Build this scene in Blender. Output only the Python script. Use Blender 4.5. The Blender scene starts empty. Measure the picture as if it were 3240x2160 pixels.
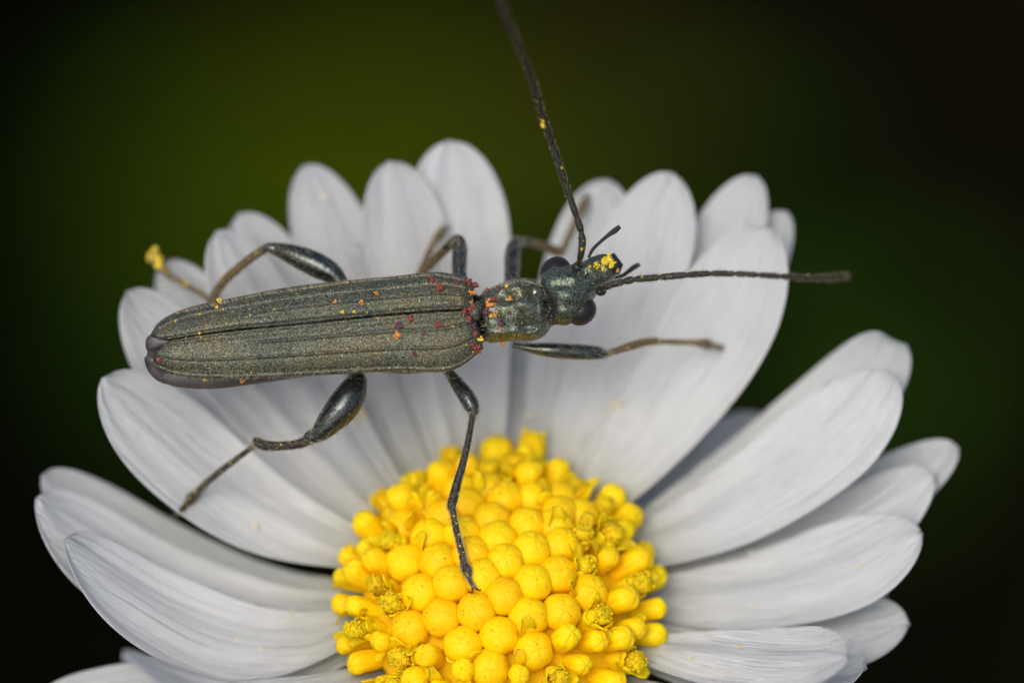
import bpy, bmesh, math, random
from mathutils import Vector, Matrix, noise
from mathutils.bvhtree import BVHTree
R = math.radians
# ---------------------------------------------------------------- scene units: 1 unit = 1 cm
sc = bpy.context.scene
C = sc.collection
sc.unit_settings.system = 'METRIC'
sc.unit_settings.scale_length = 0.01
sc.unit_settings.length_unit = 'CENTIMETERS'
# ---------------------------------------------------------------- camera
PITCH = R(42)
DIST = 20.0                      # working distance, cm
HF = 13.0                        # height of the focal point over the ground
RIGHT = Vector((1, 0, 0))
UP = Vector((0, math.sin(PITCH), math.cos(PITCH)))
TOW = Vector((0, -math.cos(PITCH), math.sin(PITCH)))      # towards the camera
FOC = Vector((0, 0, HF))
PPC = 1800.0; W1 = 3240 / 2352.0 / PPC      # photo pixels per cm in the focal plane
camd = bpy.data.cameras.new('camera')
cam = bpy.data.objects.new('camera', camd); C.objects.link(cam)
cam.location = FOC + TOW * DIST
cam.rotation_euler = (R(90) - PITCH, 0, 0)
camd.sensor_width = 36.0
camd.lens = 36.0 * DIST / (3240 / PPC)
camd.clip_start = 0.5; camd.clip_end = 6000
camd.dof.use_dof = True
camd.dof.focus_distance = DIST - 0.02
APERTURE = 1.02                  # cm
camd.dof.aperture_fstop = camd.lens * 1e-3 / APERTURE
sc.camera = cam
# ---------------------------------------------------------------- world and sun (bright overcast)
SUN_EL, SUN_AZ = R(53), R(203)   # azimuth measured from +Y clockwise
w = bpy.data.worlds.new('World'); sc.world = w; w.use_nodes = True
nt = w.node_tree; nt.nodes.clear()
sky = nt.nodes.new('ShaderNodeTexSky'); sky.sky_type = 'NISHITA'; sky.sun_disc = False
sky.sun_elevation = SUN_EL; sky.sun_rotation = SUN_AZ
sky.air_density = 1.0; sky.dust_density = 3.5; sky.ozone_density = 1.0
bg = nt.nodes.new('ShaderNodeBackground'); bg.inputs[1].default_value = 0.128
wo = nt.nodes.new('ShaderNodeOutputWorld')
nt.links.new(sky.outputs[0], bg.inputs[0]); nt.links.new(bg.outputs[0], wo.inputs[0])
sund = bpy.data.lights.new('sun', 'SUN'); sund.energy = 1.42; sund.angle = R(36); sund.color = (1.0, 0.99, 0.935)
sun = bpy.data.objects.new('sun', sund); C.objects.link(sun)
sdir = Vector((math.sin(SUN_AZ) * math.cos(SUN_EL), math.cos(SUN_AZ) * math.cos(SUN_EL), math.sin(SUN_EL)))
sun.rotation_euler = sdir.to_track_quat('Z', 'Y').to_euler()
sun.location = (0, 0, 60)
sc.view_settings.view_transform = 'Standard'; sc.view_settings.look = 'None'
sc.view_settings.exposure = 0.2; sc.view_settings.gamma = 1.0
sc.render.engine = 'CYCLES'
sc.cycles.use_denoising = True
sc.cycles.use_adaptive_sampling = False
sc.cycles.max_bounces = 10; sc.cycles.diffuse_bounces = 5; sc.cycles.transmission_bounces = 8

# ---------------------------------------------------------------- pixel helpers
K = 3240 / 2352.0                # working pixels (2352 wide) to photo pixels
def VW(x, y, z=0.0):             # view coordinates in cm to world
    return FOC + RIGHT * x + UP * y + TOW * z
def PX(px, py, z=0.0):           # working pixel and depth to world
    s = (DIST - z) / DIST
    return VW((px * K - 1620) / PPC * s, -(py * K - 1080) / PPC * s, z)
def ray(px, py):
    d = (PX(px, py, 0) - cam.location).normalized()
    return cam.location.copy(), d
def to_px(p):
    q = p - FOC
    x, y, z = q.dot(RIGHT), q.dot(UP), q.dot(TOW)
    s = DIST / max(1e-3, DIST - z)
    return (x * s * PPC + 1620) / K, (-y * s * PPC + 1080) / K, z
# ---------------------------------------------------------------- mesh helpers
def mesh_of(name, verts, faces, smooth=True):
    me = bpy.data.meshes.new(name)
    me.from_pydata([tuple(v) for v in verts], [], faces)
    if smooth:
        me.polygons.foreach_set('use_smooth', [True] * len(me.polygons))
    me.update()
    return me
def add(name, me, mat, parent=None, matrix=None, world_verts=True):
    """links a mesh; verts given in world space are moved to the parent's origin"""
    o = bpy.data.objects.new(name, me); C.objects.link(o)
    if mat is not None:
        for m in (mat if isinstance(mat, (list, tuple)) else [mat]):
            if len(me.materials) < len(mat if isinstance(mat, (list, tuple)) else [mat]):
                me.materials.append(m)
    if parent is not None:
        o.parent = parent
        if world_verts:
            org = world_org(parent)
            me.transform(Matrix.Translation(-org))
    if matrix is not None:
        o.matrix_local = matrix
    return o
def world_org(o):
    v = Vector((0, 0, 0))
    while o is not None:
        v += o.location; o = o.parent
    return v
def empty(name, loc, label, cat, group=None):
    o = bpy.data.objects.new(name, None); C.objects.link(o)
    o.location = loc; o.empty_display_size = 0.2
    return tag(o, label, cat, group)
def tag(o, label=None, cat=None, group=None, kind=None):
    if label: o['label'] = label
    if cat: o['category'] = cat
    if group: o['group'] = group
    if kind: o['kind'] = kind
    return o
def recenter(me, org):
    me.transform(Matrix.Translation(-org))
def catmull(pts, n):
    """pts: list of tuples (any length); n samples per span"""
    out = []
    m = len(pts)
    for i in range(m - 1):
        p0 = pts[max(i - 1, 0)]; p1 = pts[i]; p2 = pts[i + 1]; p3 = pts[min(i + 2, m - 1)]
        for k in range(n):
            t = k / n
            t2, t3 = t * t, t * t * t
            out.append(tuple(0.5 * (2 * b + (c - a) * t + (2 * a - 5 * b + 4 * c - d) * t2 + (3 * b - a - 3 * c + d) * t3)
                             for a, b, c, d in zip(p0, p1, p2, p3)))
    out.append(tuple(pts[-1]))
    return out
def interp(tab, x):
    if x <= tab[0][0]: return tab[0][1]
    for (a, b), (c, d) in zip(tab, tab[1:]):
        if x <= c: return b + (d - b) * (x - a) / (c - a)
    return tab[-1][1]
def sstep(a, b, x):
    t = min(1, max(0, (x - a) / (b - a))); return t * t * (3 - 2 * t)
def tube(path, nseg=14, flat=1.0, side=None, rough=0.0, seed=0):
    """path: list of (Vector, radius); closed tapered tube"""
    V, F = [], []
    n = len(path)
    prev = None
    rng = random.Random(seed)
    for i, (p, r) in enumerate(path):
        t = (path[min(i + 1, n - 1)][0] - path[max(i - 1, 0)][0]).normalized()
        if prev is None:
            a = t.cross(TOW if side is None else side)
            if a.length < 1e-4: a = t.cross(Vector((1, 0, 0)))
            a.normalize()
        else:
            a = (prev - t * prev.dot(t)).normalized()
        prev = a
        b = t.cross(a)
        for k in range(nseg):
            th = 2 * math.pi * k / nseg
            rr = r * (1 + rough * (rng.random() - 0.5))
            V.append(p + a * math.cos(th) * rr + b * math.sin(th) * rr * flat)
    for i in range(n - 1):
        for k in range(nseg):
            k2 = (k + 1) % nseg
            F.append((i * nseg + k, i * nseg + k2, (i + 1) * nseg + k2, (i + 1) * nseg + k))
    c0 = len(V); V.append(path[0][0]); V.append(path[-1][0])
    for k in range(nseg):
        k2 = (k + 1) % nseg
        F.append((c0, k2, k)); F.append((c0 + 1, (n - 1) * nseg + k, (n - 1) * nseg + k2))
    return V, F
class Soup:
    def __init__(self): self.V, self.F = [], []
    def put(self, V, F):
        o = len(self.V); self.V += V; self.F += [tuple(i + o for i in f) for f in F]
def ico(c, r, rng, sub=1, jit=0.2, sq=(1, 1, 1)):
    bm = bmesh.new(); bmesh.ops.create_icosphere(bm, subdivisions=sub, radius=1)
    V = [Vector(c) + Vector((v.co.x * sq[0], v.co.y * sq[1], v.co.z * sq[2])) * r * (1 + jit * (rng.random() - 0.5)) for v in bm.verts]
    F = [tuple(v.index for v in f.verts) for f in bm.faces]
    bm.free(); return V, F
# ---------------------------------------------------------------- materials
def mat(name):
    m = bpy.data.materials.new(name); m.use_nodes = True
    n = m.node_tree; n.nodes.clear()
    return m, n
def node(n, t, **kw):
    x = n.nodes.new(t)
    for k, v in kw.items():
        if k.startswith('_'): setattr(x, k[1:], v)
        else: x.inputs[k.replace('__', ' ')].default_value = v
    return x
def ramp(n, fac, stops):
    r = n.nodes.new('ShaderNodeValToRGB')
    el = r.color_ramp.elements
    while len(el) < len(stops): el.new(0.5)
    for e, (p, c) in zip(el, stops):
        e.position = p; e.color = (*c, 1)
    n.links.new(fac, r.inputs[0]); return r
def vec(n, kind='Object', scale=(1, 1, 1)):
    tc = n.nodes.new('ShaderNodeTexCoord'); mp = n.nodes.new('ShaderNodeMapping')
    mp.inputs['Scale'].default_value = scale
    n.links.new(tc.outputs[kind], mp.inputs['Vector']); return mp.outputs[0]
def out(n, sh):
    o = n.nodes.new('ShaderNodeOutputMaterial'); n.links.new(sh, o.inputs[0])

def mat_petal():
    m, n = mat('petal_white')
    L = n.links.new
    oi = node(n, 'ShaderNodeObjectInfo')
    uv = vec(n, 'UV', (46, 2.6, 1))
    ad = node(n, 'ShaderNodeVectorMath', _operation='ADD')
    L(uv, ad.inputs[0])
    cx = node(n, 'ShaderNodeCombineXYZ'); mu = node(n, 'ShaderNodeMath', _operation='MULTIPLY'); mu.inputs[1].default_value = 37.0
    L(oi.outputs['Random'], mu.inputs[0]); L(mu.outputs[0], cx.inputs[2]); L(cx.outputs[0], ad.inputs[1])
    vein = node(n, 'ShaderNodeTexNoise', Scale=1.0, Detail=5.0, Roughness=0.7); L(ad.outputs[0], vein.inputs['Vector'])
    fine = node(n, 'ShaderNodeTexNoise', Scale=190.0, Detail=2.0); L(vec(n), fine.inputs['Vector'])
    big = node(n, 'ShaderNodeTexNoise', Scale=9.0, Detail=2.0); L(vec(n), big.inputs['Vector'])
    # creamy green towards the claw of the ray floret
    sep = node(n, 'ShaderNodeSeparateXYZ'); tc = node(n, 'ShaderNodeTexCoord'); L(tc.outputs['UV'], sep.inputs[0])
    base = ramp(n, sep.outputs[1], [(0.0, (0.50, 0.52, 0.30)), (0.10, (0.76, 0.76, 0.64)), (0.30, (0.865, 0.865, 0.835)), (1.0, (0.855, 0.868, 0.862))])
    vr = ramp(n, vein.outputs[0], [(0.35, (0.93, 0.93, 0.935)), (0.65, (1.0, 1.0, 1.0))])
    mx = node(n, 'ShaderNodeMix', _data_type='RGBA', _blend_type='MULTIPLY'); mx.inputs[0].default_value = 1.0
    L(base.outputs[0], mx.inputs[6]); L(vr.outputs[0], mx.inputs[7])
    br = ramp(n, big.outputs[0], [(0.3, (0.96, 0.96, 0.97)), (0.7, (1.0, 1.0, 1.0))])
    mx2 = node(n, 'ShaderNodeMix', _data_type='RGBA', _blend_type='MULTIPLY'); mx2.inputs[0].default_value = 1.0
    L(mx.outputs[2], mx2.inputs[6]); L(br.outputs[0], mx2.inputs[7])
    sm = node(n, 'ShaderNodeMath', _operation='MULTIPLY_ADD'); sm.inputs[1].default_value = 0.35
    L(fine.outputs[0], sm.inputs[0]); L(vein.outputs[0], sm.inputs[2])
    ad2 = node(n, 'ShaderNodeVectorMath', _operation='ADD'); L(vec(n, 'UV', (17, 2.2, 1)), ad2.inputs[0]); L(cx.outputs[0], ad2.inputs[1])
    fold = node(n, 'ShaderNodeTexNoise', Scale=1.0, Detail=3.0, Roughness=0.55, Distortion=0.4); L(ad2.outputs[0], fold.inputs['Vector'])
    b0 = node(n, 'ShaderNodeBump', Strength=0.8, Distance=0.010); L(fold.outputs[0], b0.inputs['Height'])
    bp = node(n, 'ShaderNodeBump', Strength=0.9, Distance=0.0045); L(sm.outputs[0], bp.inputs['Height']); L(b0.outputs[0], bp.inputs['Normal'])
    p = node(n, 'ShaderNodeBsdfPrincipled', Roughness=0.46)
    p.inputs['Specular IOR Level'].default_value = 0.35
    p.inputs['Sheen Weight'].default_value = 0.08
    L(mx2.outputs[2], p.inputs['Base Color']); L(bp.outputs[0], p.inputs['Normal'])
    t = node(n, 'ShaderNodeBsdfTranslucent'); L(mx2.outputs[2], t.inputs[0])
    ms = node(n, 'ShaderNodeMixShader'); ms.inputs[0].default_value = 0.38
    L(p.outputs[0], ms.inputs[1]); L(t.outputs[0], ms.inputs[2]); out(n, ms.outputs[0])
    return m
def mat_yellow(name, c0, c1, bump=0.5, scale=160, rough=0.5, tip=None):
    m, n = mat(name); L = n.links.new
    oi = node(n, 'ShaderNodeObjectInfo')
    no = node(n, 'ShaderNodeTexNoise', Scale=float(scale), Detail=3.0); L(vec(n), no.inputs['Vector'])
    lo = node(n, 'ShaderNodeTexNoise', Scale=28.0, Detail=2.0); L(vec(n), lo.inputs['Vector'])
    r = ramp(n, lo.outputs[0], [(0.3, c0), (0.7, c1)])
    hs = node(n, 'ShaderNodeHueSaturation')
    mr = node(n, 'ShaderNodeMapRange'); mr.inputs[3].default_value = 0.490; mr.inputs[4].default_value = 0.501
    L(oi.outputs['Random'], mr.inputs[0]); L(mr.outputs[0], hs.inputs['Hue'])
    mv = node(n, 'ShaderNodeMapRange'); mv.inputs[3].default_value = 0.94; mv.inputs[4].default_value = 1.02
    L(oi.outputs['Random'], mv.inputs[0]); L(mv.outputs[0], hs.inputs['Value'])
    L(r.outputs[0], hs.inputs['Color'])
    bp = node(n, 'ShaderNodeBump', Strength=bump, Distance=0.003); L(no.outputs[0], bp.inputs['Height'])
    p = node(n, 'ShaderNodeBsdfPrincipled', Roughness=rough)
    p.inputs['Specular IOR Level'].default_value = 0.18
    p.inputs['Subsurface Weight'].default_value = 0.6
    p.inputs['Subsurface Radius'].default_value = (0.03, 0.026, 0.004)
    p.inputs['Subsurface Scale'].default_value = 0.6
    L(hs.outputs[0], p.inputs['Base Color']); L(bp.outputs[0], p.inputs['Normal'])
    out(n, p.outputs[0]); return m
def mat_shell(name, cols, metallic=0.75, rough=0.42, scale=420, bump=0.6, stretch=(1, 1, 1)):
    """punctured metallic chitin: fine granules of several tints"""
    m, n = mat(name); L = n.links.new
    v = vec(n, 'Object', stretch)
    g = node(n, 'ShaderNodeTexNoise', Scale=float(scale), Detail=1.5, Roughness=0.6); L(v, g.inputs['Vector'])
    vo = node(n, 'ShaderNodeTexVoronoi', Scale=float(scale) * 0.9); L(v, vo.inputs['Vector'])
    lo = node(n, 'ShaderNodeTexNoise', Scale=14.0, Detail=3.0); L(v, lo.inputs['Vector'])
    r1 = ramp(n, g.outputs[0], [(0.36, cols[0]), (0.49, cols[1]), (0.59, cols[2]), (0.74, cols[3])])
    r2 = ramp(n, lo.outputs[0], [(0.35, (0.70, 0.78, 0.80)), (0.5, (1, 1, 1)), (0.66, (1.12, 0.98, 0.80))])
    mx = node(n, 'ShaderNodeMix', _data_type='RGBA', _blend_type='MULTIPLY'); mx.inputs[0].default_value = 1.0
    L(r1.outputs[0], mx.inputs[6]); L(r2.outputs[0], mx.inputs[7])
    ma = node(n, 'ShaderNodeMath', _operation='MULTIPLY_ADD'); ma.inputs[1].default_value = 0.6
    L(vo.outputs[0], ma.inputs[0]); L(g.outputs[0], ma.inputs[2])
    bp = node(n, 'ShaderNodeBump', Strength=bump, Distance=0.0022); L(ma.outputs[0], bp.inputs['Height'])
    p = node(n, 'ShaderNodeBsdfPrincipled', Roughness=rough, Metallic=metallic)
    L(mx.outputs[2], p.inputs['Base Color']); L(bp.outputs[0], p.inputs['Normal'])
    out(n, p.outputs[0]); return m
def mat_simple(name, col, rough=0.5, col2=None, scale=60, bump=0.2, dist=0.002, metallic=0.0, transl=0.0, spec=0.5):
    m, n = mat(name); L = n.links.new
    no = node(n, 'ShaderNodeTexNoise', Scale=float(scale), Detail=4.0); L(vec(n), no.inputs['Vector'])
    r = ramp(n, no.outputs[0], [(0.32, col), (0.68, col2 or tuple(c * 1.3 for c in col))])
    bp = node(n, 'ShaderNodeBump', Strength=bump, Distance=dist); L(no.outputs[0], bp.inputs['Height'])
    p = node(n, 'ShaderNodeBsdfPrincipled', Roughness=rough, Metallic=metallic)
    p.inputs['Specular IOR Level'].default_value = spec
    L(r.outputs[0], p.inputs['Base Color']); L(bp.outputs[0], p.inputs['Normal'])
    sh = p.outputs[0]
    if transl:
        t = node(n, 'ShaderNodeBsdfTranslucent'); L(r.outputs[0], t.inputs[0])
        ms = node(n, 'ShaderNodeMixShader'); ms.inputs[0].default_value = transl
        L(sh, ms.inputs[1]); L(t.outputs[0], ms.inputs[2]); sh = ms.outputs[0]
    out(n, sh); return m
def mat_eye():
    m, n = mat('compound_eye'); L = n.links.new
    vo = node(n, 'ShaderNodeTexVoronoi', Scale=330.0); L(vec(n), vo.inputs['Vector'])
    bp = node(n, 'ShaderNodeBump', Strength=0.5, Distance=0.001); bp.invert = True; L(vo.outputs[0], bp.inputs['Height'])
    p = node(n, 'ShaderNodeBsdfPrincipled', Roughness=0.30)
    p.inputs['Specular IOR Level'].default_value = 0.3
    p.inputs['Base Color'].default_value = (0.015, 0.013, 0.015, 1)
    L(bp.outputs[0], p.inputs['Normal']); out(n, p.outputs[0]); return m

M_PETAL = mat_petal()
M_BUD = mat_yellow('floret_bud_orange', (0.96, 0.58, 0.002), (0.98, 0.65, 0.003), 0.55, 190)
M_FLO = mat_yellow('floret_yellow', (0.96, 0.63, 0.002), (0.99, 0.70, 0.004), 0.5, 170)
M_POL = mat_yellow('stigma_pollen', (0.98, 0.61, 0.003), (0.99, 0.69, 0.008), 1.0, 260, 0.7)
M_RECEPT = mat_simple('receptacle_green', (0.70, 0.44, 0.004), 0.8, (0.78, 0.50, 0.006), 50, spec=0.1)
M_STEM = mat_simple('stem_green', (0.05, 0.10, 0.025), 0.5, (0.09, 0.15, 0.04), 30, 0.3)
M_ELY = mat_shell('elytron_shell', [(0.012, 0.011, 0.008), (0.068, 0.092, 0.076), (0.180, 0.138, 0.060), (0.31, 0.44, 0.40)], 0.62, 0.44, 500, 0.50)
M_BODY = mat_shell('thorax_shell', [(0.008, 0.010, 0.008), (0.12, 0.15, 0.12), (0.24, 0.23, 0.14), (0.40, 0.52, 0.48)], 0.82, 0.28, 520, 0.34)
M_LEG = mat_shell('leg_shell', [(0.026, 0.030, 0.029), (0.070, 0.080, 0.076), (0.105, 0.108, 0.092), (0.15, 0.19, 0.185)], 0.85, 0.24, 480, 0.09)
M_TARS = mat_simple('antenna_dark', (0.008, 0.0065, 0.005), 0.5, (0.034, 0.027, 0.019), 260, 0.8, 0.002, spec=0.3)
M_BROWN = mat_simple('tarsus_brown', (0.075, 0.045, 0.018), 0.5, (0.16, 0.095, 0.035), 160, 0.5, 0.002, transl=0.15)
M_ABD = mat_simple('abdomen_brown', (0.045, 0.036, 0.034), 0.42, (0.075, 0.060, 0.055), 40, 0.2, 0.002)
M_MEMB = mat_simple('wing_membrane', (0.036, 0.030, 0.030), 0.42, (0.085, 0.072, 0.074), 60, 0.2, 0.001)
M_EYE = mat_eye()
M_BLACK = mat_simple('joint_black', (0.008, 0.008, 0.009), 0.25, (0.015, 0.014, 0.014), 90, 0.2)
M_HAIR = mat_simple('hair_pale', (0.22, 0.18, 0.11), 0.5, (0.34, 0.29, 0.18), 30, 0.0)
P_RED = mat_simple('pollen_red', (0.20, 0.036, 0.028), 0.7, (0.31, 0.075, 0.042), 200, 0.5)
P_PUR = mat_simple('pollen_purple', (0.085, 0.025, 0.06), 0.6, (0.16, 0.05, 0.08), 200, 0.5)
P_ORA = mat_simple('pollen_orange', (0.55, 0.20, 0.045), 0.6, (0.70, 0.30, 0.08), 200, 0.5)
P_YEL = mat_simple('pollen_yellow', (0.72, 0.50, 0.02), 0.6, (0.82, 0.62, 0.06), 200, 0.5)
P_CRM = mat_simple('pollen_cream', (0.72, 0.64, 0.42), 0.6, (0.80, 0.74, 0.55), 200, 0.5)
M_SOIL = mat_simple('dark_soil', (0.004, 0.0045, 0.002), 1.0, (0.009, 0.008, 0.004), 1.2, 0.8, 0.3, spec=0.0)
M_LEAFA = mat_simple('leaf_yellow_green', (0.075, 0.120, 0.002), 0.9, (0.095, 0.140, 0.003), 1.5, 0.3, 0.05, transl=0.2, spec=0.03)
M_LEAFB = mat_simple('leaf_dark_green', (0.030, 0.085, 0.006), 0.9, (0.040, 0.100, 0.009), 1.5, 0.3, 0.05, transl=0.2, spec=0.03)
M_LEAFC = mat_simple('leaf_olive_brown', (0.070, 0.058, 0.006), 0.9, (0.085, 0.070, 0.009), 1.5, 0.3, 0.05, transl=0.15, spec=0.03)
M_GRASS = mat_simple('grass_blade', (0.03, 0.06, 0.012), 0.5, (0.06, 0.10, 0.02), 0.8, 0.1, transl=0.2, spec=0.15)

# ---------------------------------------------------------------- ground
def ground():
    V, F = [], []
    rad = [0, 2, 4, 6, 8, 10, 12, 14, 16, 18, 20, 23, 26, 30, 36, 44, 60, 100, 300, 1000, 3000]
    NS = 72
    V.append(Vector((0, 10, 0)))
    for r in rad[1:]:
        for k in range(NS):
            a = 2 * math.pi * k / NS
            x, y = r * math.cos(a), 10 + r * math.sin(a)
            z = 0.35 * noise.noise(Vector((x * .35, y * .35, 1.0))) + 0.12 * noise.noise(Vector((x * 1.3, y * 1.3, 4.0)))
            V.append(Vector((x, y, z if r < 60 else 0)))
    for k in range(NS): F.append((0, 1 + k, 1 + (k + 1) % NS))
    for i in range(len(rad) - 2):
        for k in range(NS):
            a, b = 1 + i * NS + k, 1 + i * NS + (k + 1) % NS
            F.append((a, a + NS, b + NS, b))
    o = add('ground', mesh_of('ground', V, F), M_SOIL)
    tag(o, 'dark bare soil far below the daisy', kind='structure')
ground()

# ---------------------------------------------------------------- the daisy
TH = R(30)
AX = (UP * math.sin(TH) + TOW * math.cos(TH)).normalized()      # flower axis
BACK = (UP * math.cos(TH) - TOW * math.sin(TH)).normalized()    # in the flower plane, away from the camera
SIDE = RIGHT
FC = PX(1143, 1390, -0.13)        # centre of the disc's rim
RD, HD = 0.256, 0.125             # dome on which the florets stand
stem_foot = Vector((0.6, 1.6, 0.0))
daisy = empty('daisy', stem_foot, 'large white daisy with yellow centre carrying the beetle', 'flower')
def FL(r, phi, z):                # flower cylinder coordinates; phi=0 right, 90 deg = back
    return FC + (SIDE * math.cos(phi) + BACK * math.sin(phi)) * r + AX * z
def in_flower(p):
    q = p - FC
    x, y, z = q.dot(SIDE), q.dot(BACK), q.dot(AX)
    return math.hypot(x, y), math.atan2(y, x), z
RB, ZB = 0.225, -0.035            # where the petals are inserted
def solve_tip(px, py, L, far=True):
    o, d = ray(px, py)
    best = None
    cand = []
    for i in range(900):
        z = 0.75 - i * 0.0016
        p = PX(px, py, z)
        r, ph, h = in_flower(p)
        l = math.hypot(r - RB, h - ZB)
        cand.append((l - L, p, r, ph, h))
    sols = []
    for a, b in zip(cand, cand[1:]):
        if a[0] * b[0] <= 0: sols.append(b)
    if not sols:
        sols = [min(cand, key=lambda c: abs(c[0]))]
    return sols[-1] if far else sols[0]
def petal(px, py, L, width, far=True, bend=16, roll=0.0, cup=0.16, groove=1.0, notch=0.0, curl=0.0, seed=0, lift=0.0, yaw=0.0, shape=0.72, dz=0.0, sag=0.0):
    _, tip, r, ph, h = solve_tip(px, py, L, far)
    tip = PX(px, py, to_px(tip)[2] + dz)
    return petal_at(tip, ph + R(yaw), width, bend, roll, cup, groove, notch, curl, seed, lift, shape, sag)
def petal_at(tip, ph, width, bend=16, roll=0.0, cup=0.16, groove=1.0, notch=0.0, curl=0.0, seed=0, lift=0.0, shape=0.72, sag=0.0):
    rng = random.Random(seed)
    B = FL(RB, ph, ZB + lift)
    ch = tip - B; Lc = ch.length
    rad = (SIDE * math.cos(ph) + BACK * math.sin(ph))
    tang = AX.cross(rad).normalized()
    # bend lowers the start of the blade under its chord
    nrm0 = tang.cross(ch.normalized()); 
    if nrm0.dot(AX) < 0: nrm0 = -nrm0
    P1 = B + ch * 0.5 - nrm0 * Lc * math.tan(R(bend)) * 0.5
    P1 = P1 - UP * sag * W1 * 2 + RIGHT * 0
    NU, NV = 24, 44
    ph1, ph2 = rng.random() * 6.28, rng.random() * 6.28
    asym = (rng.random() - 0.5) * 0.10
    top, bot, uvs = [], [], []
    for j in range(NV + 1):
        v = j / NV
        v = 1 - (1 - v) ** 1.25
        p = B * (1 - v) ** 2 + P1 * 2 * v * (1 - v) + tip * v * v
        t = ((P1 - B) * (1 - v) + (tip - P1) * v).normalized()
        s = (tang - t * tang.dot(t)).normalized()
        s = Matrix.Rotation(R(roll) * sstep(0.05, 0.6, v), 3, t) @ s
        nn = t.cross(s)
        if v < shape:
            f = 0.30 + 0.70 * math.sin(0.5 * math.pi * (v / shape) ** 0.95) ** 1.15
        else:
            q = (v - shape) / (1 - shape)
            f = max(0.0, 1 - q ** 2.3) ** 0.52
        hw = max(0.0015, width * 0.5 * f)
        for i in range(NU + 1):
            x = -1 + 2 * i / NU
            sx = math.copysign(1 - (1 - abs(x)) ** 1.0, x)
            edge = 1 + 0.025 * math.sin(9 * v + ph1 + (2.0 if x > 0 else 0))
            # tip notches: pull the end of the blade back near the midline
            back = notch * Lc * math.exp(-((x - asym) / 0.22) ** 2) * sstep(0.82, 1.0, v)
            g = groove * 0.0058 * math.sin(math.pi * 1.5 * (x + asym) + 1.57) * sstep(0.0, 0.3, v) * (1 - 0.85 * sstep(0.65, 1, v))
            wob = 0.009 * noise.noise(Vector((x * 1.1 + seed * 3.1, v * 3.2, ph1))) + 0.0042 * noise.noise(Vector((x * 3.6 + seed, v * 2.2, ph2))) + 0.0020 * noise.noise(Vector((x * 9 + seed, v * 3.0, ph1))) * sstep(0, .4, v)
            hgt = cup * hw * x * x * (1 - 0.35 * v) + g + wob + curl * max(0, v - 0.72) ** 2 * 6 * Lc * (0.6 + 0.4 * x * math.copysign(1, asym))
            q = p + s * (sx * hw * edge + asym * width * math.sin(math.pi * v) * .6) + nn * hgt - t * back
            thick = 0.0052 * (1 - 0.75 * abs(x) ** 4) * (1 - 0.5 * v)
            top.append(q); bot.append(q - nn * thick); uvs.append(((x + 1) / 2 * (0.4 + 0.6 * f) , v))
    V = top + bot
    n1 = NU + 1; off = len(top)
    F = []
    for j in range(NV):
        for i in range(NU):
            a = j * n1 + i
            F.append((a, a + 1, a + n1 + 1, a + n1))
            F.append((off + a, off + a + n1, off + a + n1 + 1, off + a + 1))
    for j in range(NV):
        for i in (0, NU):
            a = j * n1 + i
            q = (a, a + n1, off + a + n1, off + a)
            F.append(q if i == 0 else q[::-1])
    for j in (0, NV):
        for i in range(NU):
            a = j * n1 + i
            q = (a, off + a, off + a + 1, a + 1)
            F.append(q if j == 0 else q[::-1])
    me = mesh_of('petal', V, F)
    uvl = me.uv_layers.new(name='UVMap')
    uu = uvs + uvs
    for lp in me.loops: uvl.data[lp.index].uv = uu[lp.vertex_index]
    PET.append(([v.copy() for v in V], F))
    return add('petal', me, M_PETAL, daisy)
PET = []
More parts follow.
